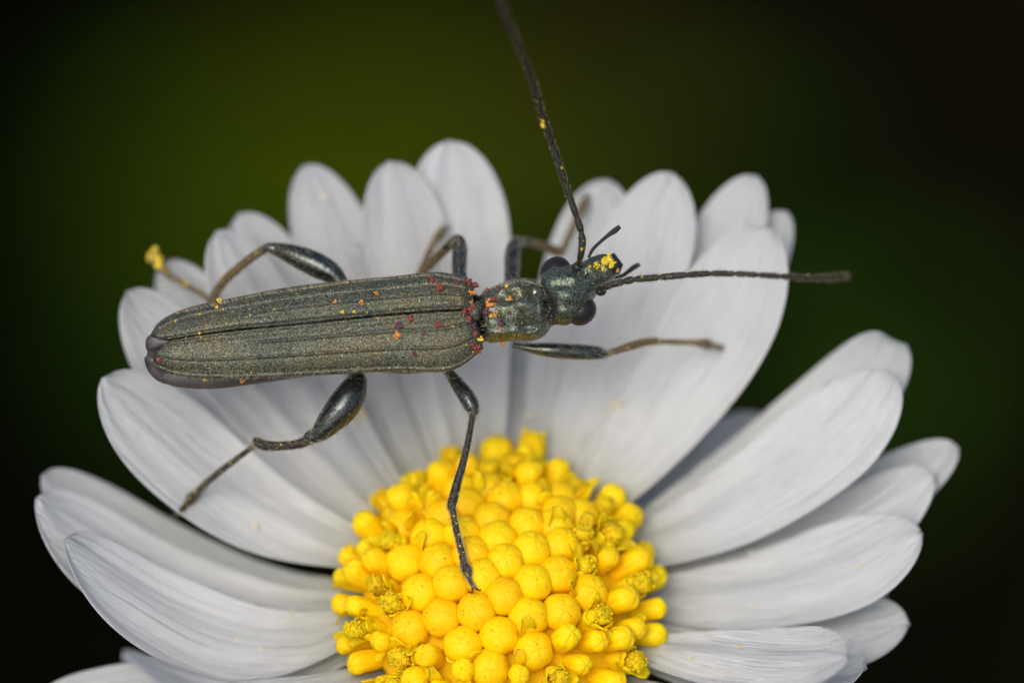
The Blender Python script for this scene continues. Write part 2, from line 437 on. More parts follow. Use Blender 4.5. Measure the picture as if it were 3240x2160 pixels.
PSPEC = [
 # tip x, y, length, width(px), dict
 (1032, 322, .60, 245, dict(bend=10, seed=1, dz=-.03, notch=.01)),
 (893, 370, .58, 205, dict(bend=14, seed=2, lift=.006, dz=.0)),
 (702, 378, .62, 200, dict(bend=16, seed=3, notch=0.02, lift=-.012, dz=-.06)),
 (548, 490, .62, 205, dict(bend=18, seed=4, lift=-.012, dz=-.05, sag=10)),
 (498, 532, .58, 200, dict(bend=20, seed=5, notch=0.025, lift=.004, dz=.02, sag=15)),
 (372, 602, .62, 200, dict(bend=20, seed=6, lift=-.014, dz=-.05, sag=20)),
 (290, 670, .58, 230, dict(bend=22, seed=7, notch=0.02, lift=.002, dz=.02, sag=40)),
 (240, 866, .56, 250, dict(bend=22, seed=8, lift=.014, cup=.22, dz=.10, sag=55)),
 (98, 1090, .58, 210, dict(bend=32, seed=9, lift=-.030, dz=-.02, sag=50)),
 (86, 1142, .56, 250, dict(bend=28, seed=10, notch=0.02, lift=-.014, dz=.06, sag=75, yaw=4)),
 (150, 1238, .50, 255, dict(bend=20, seed=11, lift=.010, cup=.25, dz=.14, sag=100, yaw=12)),
 (80, 1625, .54, 190, dict(bend=18, seed=12, lift=-.012, far=False)),
 (285, 1503, .60, 190, dict(bend=10, seed=13, lift=.014, far=False, dz=.05, sag=60, yaw=22)),
 (1395, 412, .60, 205, dict(bend=14, seed=14, lift=-.012, dz=-.06)),
 (1545, 397, .60, 220, dict(bend=14, seed=15, notch=0.03, lift=.0, dz=-.01)),
 (1738, 404, .62, 190, dict(bend=16, seed=16, notch=0.025, lift=-.014, dz=-.05)),
 (1806, 486, .62, 165, dict(bend=16, seed=17, lift=-.016, dz=-.08, sag=15)),
 (1768, 524, .56, 265, dict(bend=18, seed=18, lift=.014, cup=.22, dz=.05, sag=30)),
 (2092, 794, .60, 220, dict(bend=18, seed=19, lift=-.012, curl=.25, dz=-.05, sag=10, yaw=3)),
 (2060, 868, .56, 245, dict(bend=18, seed=20, lift=.012, dz=.06, sag=38)),
 (2200, 1025, .60, 180, dict(bend=20, seed=21, notch=0.02, lift=-.014, dz=-.05, sag=20)),
 (2145, 1090, .56, 205, dict(bend=25, seed=22, lift=-.016, dz=.0, sag=30)),
 (2115, 1220, .52, 240, dict(bend=20, seed=23, notch=0.015, lift=-.002, dz=.06, sag=35)),
 (2088, 1432, .50, 205, dict(bend=20, seed=24, notch=0.02, lift=.008, far=False, dz=.0, sag=10)),
 (1945, 1510, .46, 180, dict(bend=14, seed=25, lift=.014, far=False, dz=.06)),
 # blades whose ends the others hide, filling the cup behind the disc
 (1192, 665, .44, 180, dict(bend=12, seed=31, lift=.014, dz=.03)),
 (1262, 650, .45, 190, dict(bend=10, seed=32, lift=.020, dz=.04)),
 (1420, 620, .48, 170, dict(bend=14, seed=33, lift=.010)),
 (640, 720, .50, 170, dict(bend=18, seed=34, lift=.008)),
 (820, 560, .50, 170, dict(bend=16, seed=35, lift=-.018, dz=-.08)),
 (1000, 640, .44, 160, dict(bend=12, seed=36, lift=.010)),
 (420, 830, .52, 190, dict(bend=22, seed=37, lift=.006, dz=.03)),
 (2010, 1120, .50, 200, dict(bend=24, seed=41, lift=-.022, dz=-.03, sag=25)),
 (2040, 1330, .48, 210, dict(bend=22, seed=42, lift=-.020, dz=-.02, sag=20)),
 (1990, 1530, .46, 200, dict(bend=18, seed=43, lift=-.018, far=False, dz=-.03)),
 (1765, 960, .43, 190, dict(bend=20, seed=44, lift=-.020, dz=-.05, sag=5)),
 (900, 700, .44, 160, dict(bend=14, seed=38, lift=.002, dz=.02)),
]
for (px, py, L, wd, kw) in PSPEC:
    petal(px, py, L, wd * W1, **kw)
rngp = random.Random(5)
for k in range(13):               # the petals below the frame, towards the camera
    ph = R(200 + 11.6 * k)
    ep = R(rngp.uniform(18, 34)); L = rngp.uniform(.46, .54)
    tip = FL(RB + L * math.cos(ep), ph, ZB + L * math.sin(ep))
    tx, ty, tz = to_px(tip)
    if ty < 1640: continue
    petal_at(tip, ph, rngp.uniform(160, 200) * W1, 16, seed=60 + k, lift=rngp.uniform(-.012, .01))

# receptacle, involucre, stem
def dome_pt(r, phi, e=0.0):
    q = min(1, r / RD)
    z = HD * (math.sqrt(max(0, 1 - q * q)) * 0.55 + 0.45 * (1 - q * q))
    return FL(r, phi, z + e)
def dome_normal(r, phi):
    a = dome_pt(max(0, r - .004), phi); b = dome_pt(r + .004 if r < RD - .005 else r - 0.0005, phi)
    rad = (SIDE * math.cos(phi) + BACK * math.sin(phi))
    t = (b - a)
    if t.length < 1e-6: return AX.copy()
    t.normalize(); tang = AX.cross(rad)
    n_ = t.cross(tang)
    return n_.normalized() if n_.dot(AX) > 0 else (-n_).normalized()
V, F = [], []
NS = 48
prof = [(0.002, -.15), (.05, -.148), (.12, -.12), (.18, -.085), (.215, -.05), (.235, -.02)]
prof += [(RD * math.sin(a) * .93, None) for a in [R(88), R(80), R(70), R(60), R(50), R(40), R(30), R(20), R(10), R(1)]]
for (r, z) in prof:
    for k in range(NS):
        ph = 2 * math.pi * k / NS
        V.append(FL(r, ph, z) if z is not None else dome_pt(r, ph, -.022))
for i in range(len(prof) - 1):
    for k in range(NS):
        F.append((i * NS + k, i * NS + (k + 1) % NS, (i + 1) * NS + (k + 1) % NS, (i + 1) * NS + k))
add('receptacle', mesh_of('receptacle', V, F), M_RECEPT, daisy)
for k in range(13):
    ph = 2 * math.pi * (k + .3) / 13
    V, F = [], []
    for j in range(9):
        v = j / 8
        c = FL(.09 + .16 * v, ph, -.155 + .085 * v - .03 * math.sin(math.pi * v))
        hw = .055 * (math.sin(math.pi * (0.15 + .85 * v)) ** .7) + .002
        tg = AX.cross(SIDE * math.cos(ph) + BACK * math.sin(ph))
        for x in (-1, -.5, 0, .5, 1):
            V.append(c + tg * hw * x + AX * .01 * (x * x))
    for v_ in list(V): V.append(v_ - AX * .006)
    n0 = 45
    for j in range(8):
        for i in range(4):
            a = j * 5 + i
            F.append((a, a + 1, a + 6, a + 5)); F.append((n0 + a, n0 + a + 5, n0 + a + 6, n0 + a + 1))
    for j in range(8):
        a = j * 5; F.append((a, a + 5, n0 + a + 5, n0 + a)); a += 4; F.append((a, n0 + a, n0 + a + 5, a + 5))
    add('bract', mesh_of('bract', V, F), M_STEM, daisy)
s0 = FL(0, 0, -.13)
pts = [tuple(s0) + (.10,), tuple(s0 - AX * .6) + (.07,), tuple(s0 - AX * 1.8 + Vector((0.0, .25, -.3))) + (.065,),
       tuple(stem_foot.lerp(s0, .5) + Vector((.1, .5, 0))) + (.065,), tuple(stem_foot.lerp(s0, .2) + Vector((.05, .2, 0))) + (.07,), tuple(stem_foot - Vector((0, 0, .4))) + (.08,)]
cp = catmull(pts, 8)
V, F = tube([(Vector(p[:3]), p[3]) for p in cp], 14)
add('stem', mesh_of('stem', V, F), M_STEM, daisy)

# ---- florets
def lathe(prof, ns, mod=None):
    V, F = [], []
    for (r, z) in prof:
        for k in range(ns):
            th = 2 * math.pi * k / ns
            rr, zz = (r, z) if mod is None else mod(r, z, th)
            V.append(Vector((rr * math.cos(th), rr * math.sin(th), zz)))
    for i in range(len(prof) - 1):
        for k in range(ns):
            F.append((i * ns + k, i * ns + (k + 1) % ns, (i + 1) * ns + (k + 1) % ns, (i + 1) * ns + k))
    return V, F
def bud_mesh(seed, opened=0):
    rng = random.Random(seed)
    r0 = 0.0325
    prof = [(.016, -.075), (.020, -.05), (.026, -.028), (.0305, -.010)]
    prof += [(r0 * math.cos(R(a)), r0 * .98 * math.sin(R(a)) ** 1.0) for a in (2, 14, 26, 38, 50, 61, 71, 79, 86, 89.5)]
    ph = rng.random() * 6.28
    def mod(r, z, th):
        top = sstep(.3 * r0, r0, z)
        c = abs(math.cos(2.5 * (th + ph)))            # 5 seams meeting on top
        seam = math.exp(-(c / .22) ** 2)
        rr = r * (1 + .035 * math.cos(5 * (th + ph)) * (1 - top) - .03 * seam * top)
        zz = z - .0022 * seam * top * (1 if r > .002 else 0) - .0016 * math.exp(-(r / .009) ** 2)
        return rr, zz
    V, F = lathe(prof, 30, mod)
    V = [v + Vector([noise.noise(v * 70 + Vector((seed * 7, k * 13, 0))) * .0014 for k in range(3)]) for v in V]
    S = Soup(); S.put(V, F)
    for k in range(opened):
        th = ph + rng.choice([0, 1.26, 2.5, 3.8]) + rng.uniform(-.2, .2)
        lobe(S, th, .030, -.006, rng.uniform(.040, .058), rng.uniform(.026, .036), rng.uniform(-8, 35), rng)
    rough_crumbs(S, r0, rng, 4)
    return mesh_of('floret', S.V, S.F)
def rough_crumbs(S, r0, rng, n):
    for k in range(n):
        th = rng.random() * 6.28; a = rng.uniform(.1, 1.2)
        c = Vector((math.cos(th) * math.sin(a), math.sin(th) * math.sin(a), math.cos(a))) * r0 * rng.uniform(.96, 1.0)
        S.put(*ico(c, rng.uniform(.0010, .0021), rng, 1, .5))
def lobe(S, th, r, z, ln, wd, spread, rng, nj=7, ni=5):
    """one corolla lobe: starts at radius r, leans out by 'spread' degrees and curls"""
    V, F = [], []
    er = Vector((math.cos(th), math.sin(th), 0)); et = Vector((-math.sin(th), math.cos(th), 0))
    p = er * r + Vector((0, 0, z)); ang = R(spread) * .4
    curl = rng.uniform(.5, 1.5) * R(spread) * 1.6 / nj
    tw = rng.uniform(-.3, .3)
    for j in range(nj):
        v = j / (nj - 1)
        hw = wd * .5 * (1 - .25 * (1 - v)) * max(.25, 1 - max(0, (v - .45) / .55) ** 2.6) ** .7
        d = er * math.sin(ang) + Vector((0, 0, math.cos(ang)))
        nn = er * math.cos(ang) - Vector((0, 0, math.sin(ang)))
        for i in range(ni):
            x = -1 + 2 * i / (ni - 1)
            V.append(p + et * hw * x - nn * (hw * x * x * .35) + d * (tw * hw * x * .5) + Vector([rng.uniform(-.0006, .0006) for _ in range(3)]))
        p = p + d * ln / (nj - 1); ang += curl
    n0 = len(V)
    V += [v - (er * .0032 + Vector((0, 0, .001))) for v in V]
    for j in range(nj - 1):
        for i in range(ni - 1):
            a = j * ni + i
            F.append((a, a + 1, a + ni + 1, a + ni)); F.append((n0 + a, n0 + a + ni, n0 + a + ni + 1, n0 + a + 1))
    for j in range(nj - 1):
        for i in (0, ni - 1):
            a = j * ni + i; F.append((a, a + ni, n0 + a + ni, n0 + a))
    for i in range(ni - 1):
        a = (nj - 1) * ni + i; F.append((a, a + 1, n0 + a + 1, n0 + a))
    S.put(V, F)
def open_mesh(seed):
    """a stout corolla tube ending in five short blunt teeth"""
    rng = random.Random(seed)
    S = Soup()
    prof = [(.012, -.10), (.014, -.06), (.018, -.03), (.0225, -.004), (.0245, .012), (.0225, .016), (.018, .006), (.012, -.015)]
    V, F = lathe(prof, 24, lambda r, z, th: (r * (1 + .07 * math.cos(5 * th)), z))
    V = [v + Vector([noise.noise(v * 60 + Vector((seed * 5, k * 11, 0))) * .0016 for k in range(3)]) for v in V]
    S.put(V, F)
    for k in range(5):
        big = rng.random() < .3
        lobe(S, k * 2 * math.pi / 5 + rng.uniform(-.15, .15), .0225, .004, rng.uniform(.034, .046) if big else rng.uniform(.018, .030), .030, rng.uniform(-25, 25) if not big else rng.uniform(5, 55), rng)
    return mesh_of('floret', S.V, S.F)
def stigma_mesh(seed):
    rng = random.Random(seed)
    S = Soup()
    h = rng.uniform(.034, .060)
    V, F = tube([(Vector((0, 0, -.03)), .009), (Vector((0, 0, 0)), .012), (Vector((rng.uniform(-.004, .004), 0, h * .6)), .0155), (Vector((rng.uniform(-.006, .006), 0, h)), .0150)], 10, side=Vector((1, 0, 0)))
    S.put(V, F)
    for k in range(95):
        th = rng.random() * 6.28; zz = rng.uniform(.2, 1.08) * h; rr = .0150 * (1.05 if zz > .6 * h else .9)
        if zz > h: rr *= rng.random()
        S.put(*ico((rr * math.cos(th), rr * math.sin(th), zz), rng.uniform(.0022, .0042), rng, 1, .4))
    return mesh_of('stigma', S.V, S.F)
BUDS = [bud_mesh(i) for i in range(6)]
PART = [bud_mesh(20 + i, 1 + i % 3) for i in range(6)]
OPEN = [open_mesh(40 + i) for i in range(8)]
def finger_mesh(seed):
    """a floret about to open: a blunt finger with five seams"""
    rng = random.Random(seed)
    h = rng.uniform(.045, .065); r0 = rng.uniform(.019, .023); ph = rng.random() * 6.28
    prof = [(.012, -.10), (.014, -.06), (.017, -.02), (r0 * .95, .0), (r0, h * .45)]
    prof += [(r0 * math.cos(R(a)), h * .6 + r0 * .9 * math.sin(R(a))) for a in (5, 25, 45, 62, 76, 88)]
    def mod(r, z, th):
        seam = math.exp(-(abs(math.cos(2.5 * (th + ph))) / .25) ** 2) * sstep(-.01, h * .4, z)
        return r * (1 - .12 * seam), z - .003 * seam * sstep(h * .6, h, z)
    V, F = lathe(prof, 30, mod)
    bend = rng.uniform(-.25, .25)
    V = [v + Vector((bend * max(0, v.z) ** 2 * 8, 0, 0)) + Vector([noise.noise(v * 60 + Vector((seed * 3, k * 9, 0))) * .0022 for k in range(3)]) for v in V]
    S = Soup(); S.put(V, F)
    if rng.random() < .6:
        lobe(S, rng.random() * 6.28, r0 * .95, h * .2, rng.uniform(.03, .045), .028, rng.uniform(10, 50), rng)
    return mesh_of('floret', S.V, S.F)
FING = [finger_mesh(80 + i) for i in range(6)]
for me in FING: me.materials.append(M_FLO)
STIG = [stigma_mesh(60 + i) for i in range(6)]
for me in BUDS: me.materials.append(M_BUD)
for me in PART: me.materials.append(M_BUD)
for me in OPEN: me.materials.append(M_FLO)
for me in STIG: me.materials.append(M_POL)
dV, dF = [], []
for i in range(25):
    for k in range(64):
        dV.append(dome_pt(RD * math.sin(R(90 * i / 24)) if i else 0.0005, 2 * math.pi * k / 64))
for i in range(24):
    for k in range(64):
        dF.append((i * 64 + k, i * 64 + (k + 1) % 64, (i + 1) * 64 + (k + 1) % 64, (i + 1) * 64 + k))
dome_bvh = BVHTree.FromPolygons(dV, dF)
org = daisy.location.copy()
FLO_TRIS = []
def floret(r, phi, kind, rng, scale=1.0, lean=0.0):
    nrm = dome_normal(r, phi)
    rad = SIDE * math.cos(phi) + BACK * math.sin(phi)
    z = (nrm + rad * lean + Vector([rng.uniform(-.10, .10) for _ in range(3)])).normalized()
    x = z.orthogonal().normalized(); y = z.cross(x)
    rot = Matrix((x, y, z)).transposed().to_4x4() @ Matrix.Rotation(rng.random() * 6.28, 4, 'Z')
    pos = dome_pt(r, phi) - org
    s = scale
    mw = Matrix.Translation(pos) @ rot @ Matrix.Diagonal((s, s, s, 1))
    me = rng.choice({'bud': BUDS, 'part': PART, 'open': OPEN, 'finger': FING}[kind])
    o = add('floret', me, None, daisy, mw, world_verts=False)
    FLO_TRIS.append((Matrix.Translation(org) @ mw, me))
    if kind == 'open':
        st = add('stigma', rng.choice(STIG), None, o, Matrix.Rotation(rng.random() * 6, 4, 'Z') @ Matrix.Diagonal((1, 1, rng.uniform(.7, 1.15), 1)), world_verts=False)
    return o
def c5(x, y):                      # pixel of the enlarged disc crop to working pixel
    return (1000 + x * .5166) / K, (1350 + y * .5166) / K
BUDPX = [(700, 660), (895, 640), (1075, 560), (1290, 590), (1110, 675), (750, 810), (950, 770), (1160, 815), (1315, 740), (1500, 715),
         (545, 815), (1480, 885), (1325, 940), (1150, 1020), (1020, 905), (830, 945), (640, 1000), (770, 1150), (980, 1115), (1300, 1145),
         (1500, 1120), (1665, 1000), (580, 1220), (1120, 1260), (900, 1320), (1330, 1350), (1060, 1460),
         (700, 490), (1160, 430), (1490, 520), (920, 470), (1330, 430)]
rngf = random.Random(11)
placed = []
for i, (x, y) in enumerate(BUDPX):
    o_, d_ = ray(*c5(x, y + 18))
    hit = dome_bvh.ray_cast(o_, d_)
    if hit[0] is None: continue
    r, ph, h = in_flower(hit[0])
    placed.append((hit[0], r, ph, 'bud' if i not in (10, 22, 24, 25, 26, 21, 9, 27, 29, 31) else 'part'))
cand = []
rr = random.Random(3)
for k in range(20000):
    q = math.sqrt(rr.random()); ph = rr.random() * 2 * math.pi
    r = RD * math.sin(q * R(90)) if rr.random() < .5 else RD * q
    p = dome_pt(r, ph)
    dmin = .0400 if r > .55 * RD else .050
    if all((p - a[0]).length > dmin for a in placed):
        kind = 'open' if r > .55 * RD else ('part' if r > .5 * RD else 'bud')
        if .5 * RD < r < .84 * RD and R(35) < ph % (2 * math.pi) < R(145): kind = 'part'
        placed.append((p, r, ph, kind))
for (p, r, ph, kind) in placed:
    if kind == 'open' and rngf.random() < .58: kind = 'finger'
    lean = .25 * sstep(.6, 1.0, r / RD)
    back = R(25) < ph % (2 * math.pi) < R(155)
    if back and kind in ('open', 'finger'): lean = -.25
    floret(r, ph, kind, rngf, (1.0 if kind not in ('open', 'finger') else rngf.uniform(.85, 1.1) * (rngf.uniform(1.0, 1.3) if back else 1)) * (1.09 if kind in ('bud', 'part') else 1), lean)
print('florets', len(placed))

# ---------------------------------------------------------------- surfaces for contact
SS = Soup()
for V, F in PET: SS.put(V, F)
for mw, me in FLO_TRIS:
    SS.put([mw @ v.co for v in me.vertices], [tuple(p.vertices) for p in me.polygons])
flower_bvh = BVHTree.FromPolygons(SS.V, SS.F)
def depth_at(px, py, default=-.3):
    o, d = ray(px, py)
    h = flower_bvh.ray_cast(o, d)
    if h[0] is None: return default
    return to_px(h[0])[2]

# ---------------------------------------------------------------- the beetle
TILT = R(20)
B_L = UP * math.cos(TILT) - TOW * math.sin(TILT)      # towards its far flank
B_D = UP * math.sin(TILT) + TOW * math.cos(TILT)      # dorsal
beetle = empty('beetle', PX(730, 790, 0.015), 'slender metallic green beetle standing across the daisy, dusted with pollen', 'beetle')
camd.dof.focus_object = beetle    # the lens is focused on the beetle
BS = Soup()          # everything solid on the beetle, for pollen placement
def bpart(name, V, F, m, parent=beetle, keep=True):
    if keep: BS.put([v.copy() for v in V], F)
    return add(name, mesh_of(name, V, F), m, parent)
def lin(tab, s):
    """tab: equal list of (x, y) control points, smooth in s 0..1"""
    n = len(tab) - 1
    f = min(max(s, 0), 1) * n; i = min(int(f), n - 1); t = f - i
    p0, p1, p2, p3 = tab[max(i - 1, 0)], tab[i], tab[i + 1], tab[min(i + 2, n)]
    return tuple(.5 * (2 * b + (c - a) * t + (2 * a - 5 * b + 4 * c - d) * t * t + (3 * b - a - 3 * c + d) * t ** 3) for a, b, c, d in zip(p0, p1, p2, p3))
def elytron(S_tab, E_tab, h_tab, ridges, name='elytron'):
    NS_, NT = 120, 84
    T = 0.0045
    outr, inn = [], []
    for j in range(NS_ + 1):
        s = j / NS_
        s = s + .04 * math.sin(2 * math.pi * s) * -1 * .5
        Sx, Sy = lin(S_tab, s); Ex, Ey = lin(E_tab, s)
        h = interp(h_tab, s)
        S3 = PX(Sx, Sy, h * math.cos(TILT)); M3 = S3 - B_D * h
        ex = (Ex - Sx) * W1
        up_M = (M3 - FOC).dot(UP); up_E = (PX(Ex, Ey, 0) - FOC).dot(UP)
        wl = (up_E - up_M) / math.cos(TILT)
        lat = RIGHT * ex + B_L * wl
        sg = 1 if wl > 0 else -1
        for i in range(NT + 1):
            th = R(112) * i / NT
            deg = math.degrees(th)
            k = h
            fade = sstep(0.0, .10, s) * sstep(1.0, .93, s)
            for (rd, amp, a, b) in ridges:
                g = sstep(a - .05, a + .05, s) * sstep(b + .05, b - .05, s)
                k_r = amp * g * math.exp(-((deg - rd) / 1.7) ** 2) - amp * .25 * g * math.exp(-((deg - rd - 3.6) / 2.2) ** 2)
                k += k_r
            k += .0030 * math.exp(-((deg - 1.5) / 2.2) ** 2) * fade - .0014 * math.exp(-((deg - 7) / 3) ** 2) * fade
            rim = .0020 * math.exp(-((deg - 92) / 4) ** 2)
            p = M3 + lat * (math.sin(th) * (1 + rim * 8)) + B_D * k * math.cos(th) ** (1.0 if th < R(90) else 1) if th <= R(90) else M3 + lat * math.sin(th) + B_D * (h * 1.0) * math.cos(th)
            if th <= R(90):
                p += (lat.normalized() * math.sin(th) + B_D * math.cos(th)) * (k - h) * math.sin(th) * 1.0
            nz = noise.noise(Vector((s * 9, i * .025, 3 if sg > 0 else 8)))
            p += B_D * nz * .0012
            outr.append(p)
            nv = (lat.normalized() * math.sin(th) + B_D * math.cos(th))
            inn.append(p - nv * T * min(1, .2 + 6 * min(s, 1 - s)))
    n1 = NT + 1; off = len(outr)
    V = outr + inn; F = []
    flip = (E_tab[3][1] > S_tab[3][1])
    for j in range(NS_):
        for i in range(NT):
            a = j * n1 + i
            F.append((a, a + 1, a + n1 + 1, a + n1) if flip else (a, a + n1, a + n1 + 1, a + 1))
            F.append((off + a, off + a + n1, off + a + n1 + 1, off + a + 1) if flip else (off + a, off + a + 1, off + a + n1 + 1, off + a + n1))
    for j in range(NS_):
        for i in (0, NT):
            a = j * n1 + i; F.append((a, a + n1, off + a + n1, off + a))
    for j in (0, NS_):
        for i in range(NT):
            a = j * n1 + i; F.append((a, a + 1, off + a + 1, off + a))
    return bpart(name, V, F, M_ELY)
RIDGES = [(19, .0026, .42, .98), (41, .0030, .10, .98), (77, .0036, .05, .97)]
far_S = [(347, 771), (385, 778), (440, 770), (540, 756), (660, 745), (780, 732), (900, 720), (1010, 712), (1086, 709)]
far_E = [(345, 769), (372, 739), (430, 713), (530, 691), (655, 667), (780, 652), (900, 641), (1010, 631), (1090, 652)]
near_S = [(354, 812), (385, 787), (440, 774), (540, 761), (660, 749), (780, 737), (900, 725), (1010, 717), (1088, 713)]
near_E = [(353, 818), (360, 842), (420, 863), (530, 868), (655, 864), (780, 857), (905, 851), (1035, 849), (1110, 800)]
HT = [(0, .006), (.06, .022), (.2, .038), (.5, .046), (.85, .046), (.95, .040), (1, .026)]
elytron(far_S, far_E, HT, RIDGES)
elytron(near_S, near_E, HT, RIDGES)

# continuous body: abdomen, thorax, pronotum, neck, head, muzzle
ST = [  # x, y, z, turn(deg), half width px, dorsal px, ventral px
 (338, 822, -.030, 6, 10, 4, 8),
 (352, 818, -.032, 6, 48, 12, 18),
 (395, 812, -.034, 6, 80, 26, 30),
 (480, 800, -.034, 6, 98, 34, 40),
 (580, 788, -.034, 6, 98, 36, 44),
 (700, 776, -.034, 6, 92, 38, 48),
 (820, 762, -.034, 6, 94, 38, 54),
 (930, 752, -.040, 6, 110, 38, 66),
 (1020, 746, -.036, 6, 98, 38, 66),
 (1080, 738, -.026, 6, 76, 34, 54),
 (1104, 732, -.020, 6, 56, 34, 44),
 (1112, 730, -.014, 7, 55, 46, 44),
 (1120, 728, -.010, 8, 61, 56, 48),
 (1150, 720, -.004, 8, 65, 62, 54),
 (1185, 713, -.002, 9, 71, 66, 56),
 (1215, 710, -.002, 10, 73, 66, 56),
 (1238, 706, -.004, 12, 66, 60, 50),
 (1252, 702, -.006, 15, 52, 48, 44),
 (1260, 697, -.006, 20, 52, 42, 42),
 (1272, 689, -.004, 26, 66, 50, 46),
 (1292, 676, -.004, 31, 69, 57, 48),
 (1316, 661, -.006, 33, 63, 56, 48),
 (1338, 647, -.010, 33, 47, 46, 44),
 (1358, 634, -.016, 33, 38, 36, 38),
 (1380, 620, -.022, 33, 36, 32, 32),
 (1398, 609, -.028, 33, 31, 28, 26),
 (1408, 602, -.032, 33, 20, 18, 18),
 (1412, 599, -.034, 33, 4, 4, 4),
]
RELIEF = [ # x, y, sx, sy, amp(cm)
 (1165, 684, 22, 15, -.010), (1212, 742, 24, 18, -.013), (1150, 740, 22, 22, -.007), (1222, 672, 14, 14, -.009),
 (1192, 700, 34, 8, .007), (1180, 662, 26, 8, .005), (1180, 768, 34, 9, .007), (1243, 705, 6, 60, .004), (1116, 728, 5, 60, .005),
 (1262, 702, 12, 20, -.010), (1300, 680, 22, 16, .003), (1340, 628, 10, 10, -.007), (1376, 664, 10, 10, -.006),
 (1322, 640, 12, 6, .004), (1352, 672, 10, 8, .004), (1378, 618, 12, 10, -.004), (1288, 655, 16, 7, -.003), (1310, 702, 16, 8, -.003)]
NR = 72
stn = catmull(ST, 8)
V, F, midx = [], [], []
for q, (x, y, z, tn, hw, hd, hv) in enumerate(stn):
    a = R(tn)
    upi = UP * math.cos(a) - RIGHT * math.sin(a)
    bl = upi * math.cos(TILT) - TOW * math.sin(TILT)
    bd = upi * math.sin(TILT) + TOW * math.cos(TILT)
    c = PX(x, y, z)
    for k in range(NR):
        th = 2 * math.pi * k / NR
        co, si = math.cos(th), math.sin(th)
        e = 2 / 2.25
        cx_ = math.copysign(abs(co) ** e, co) * hw * W1
        sy_ = math.copysign(abs(si) ** e, si) * (hd if si > 0 else hv) * W1
        p = c + bl * cx_ + bd * sy_
        if si > 0.1 and x > 1090:
            ux, uy, _ = to_px(p)
            dd = sum(1.5 * am * math.exp(-((ux - rx) / sx) ** 2 - ((uy - ry) / sy) ** 2) for rx, ry, sx, sy, am in RELIEF)
            dd += .0022 * noise.noise(Vector((ux * .055, uy * .055, 2.2))) + .0012 * noise.noise(Vector((ux * .14, uy * .14, 5.2)))
            p = p + bd * dd * min(1, si * 1.6)
        V.append(p)
n = len(stn)
mats = []
for i in range(n - 1):
    for k in range(NR):
        F.append((i * NR + k, i * NR + (k + 1) % NR, (i + 1) * NR + (k + 1) % NR, (i + 1) * NR + k))
        x = stn[i][0]
        mats.append(1 if x < 1045 else (2 if 1088 < x < 1111 or 1250 < x < 1262 else 0))
c0 = len(V); V.append(PX(*stn[0][:3])); V.append(PX(*stn[-1][:3]))
for k in range(NR):
    F.append((c0, (k + 1) % NR, k)); F.append((c0 + 1, (n - 1) * NR + k, (n - 1) * NR + (k + 1) % NR)); mats += [1, 0]
body = bpart('body', V, F, [M_BODY, M_ABD, M_BLACK])
body.data.polygons.foreach_set('material_index', mats)
# scutellum between the wing cases
V, F = tube([(PX(1072, 712, .036), .004), (PX(1084, 712, .040), .013), (PX(1096, 714, .034), .018), (PX(1106, 716, .022), .014)], 16, .5)
bpart('scutellum', V, F, M_BODY)
# tip of the folded hind wings between and below the wing cases
def plate(poly, thick=.0035):
    """thin bent membrane from an outline of (x, y, z)"""
    cx = sum(p[0] for p in poly) / len(poly); cy = sum(p[1] for p in poly) / len(poly); cz = sum(p[2] for p in poly) / len(poly)
    ring = catmull([tuple(p) for p in poly] + [tuple(poly[0])], 4)[:-1]
    m = len(ring)
    V, F = [], []
    for lvl in (0, 1):
        for f in (1.0, .6):
            for (x, y, z) in ring:
                V.append(PX(cx + (x - cx) * f, cy + (y - cy) * f, cz + (z - cz) * f + (.003 if f < 1 else 0) - lvl * thick))
        V.append(PX(cx, cy, cz + .004 - lvl * thick))
    o1 = 2 * m + 1
    for k in range(m):
        k2 = (k + 1) % m
        F += [(k, k2, m + k2, m + k), (m + k, m + k2, 2 * m), (o1 + k2, o1 + k, o1 + m + k, o1 + m + k2), (o1 + m + k2, o1 + m + k, o1 + 2 * m), (k2, k, o1 + k, o1 + k2)]
    return V, F
for poly in ([(346, 768, .004), (337, 776, .002), (334, 790, .0), (338, 805, -.002), (352, 803, .004), (385, 792, .010), (400, 780, .012)],
             [(356, 818, -.004), (334, 818, -.006), (333, 834, -.010), (345, 859, -.014), (374, 880, -.018), (430, 886, -.018), (440, 868, -.010), (385, 850, -.004)]):
    bpart('hind_wing', *plate(poly), M_MEMB)
def ell(c, axx, axy, axz, nu=40, nv=24):
    V, F = [], []
    for j in range(nv + 1):
        b = math.pi * (j / nv - .5)
        for k in range(nu):
            a = 2 * math.pi * k / nu
            V.append(c + axx * (math.cos(b) * math.cos(a)) + axy * (math.cos(b) * math.sin(a)) + axz * math.sin(b))
    for j in range(nv):
        for k in range(nu):
            F.append((j * nu + k, j * nu + (k + 1) % nu, (j + 1) * nu + (k + 1) % nu, (j + 1) * nu + k))
    return V, F
ha = R(33)
hax = RIGHT * math.cos(ha) + UP * math.sin(ha)
hup = UP * math.cos(ha) - RIGHT * math.sin(ha)
hl = hup * math.cos(TILT) - TOW * math.sin(TILT); hd_ = hup * math.sin(TILT) + TOW * math.cos(TILT)
for (x, y, z, s) in ((1277, 624, -.012, 1), (1334, 713, .004, -1)):
    V, F = ell(PX(x, y, z), hax * 37 * W1, hl * 34 * W1, hd_ * 33 * W1)
    bpart('eye', V, F, M_EYE)
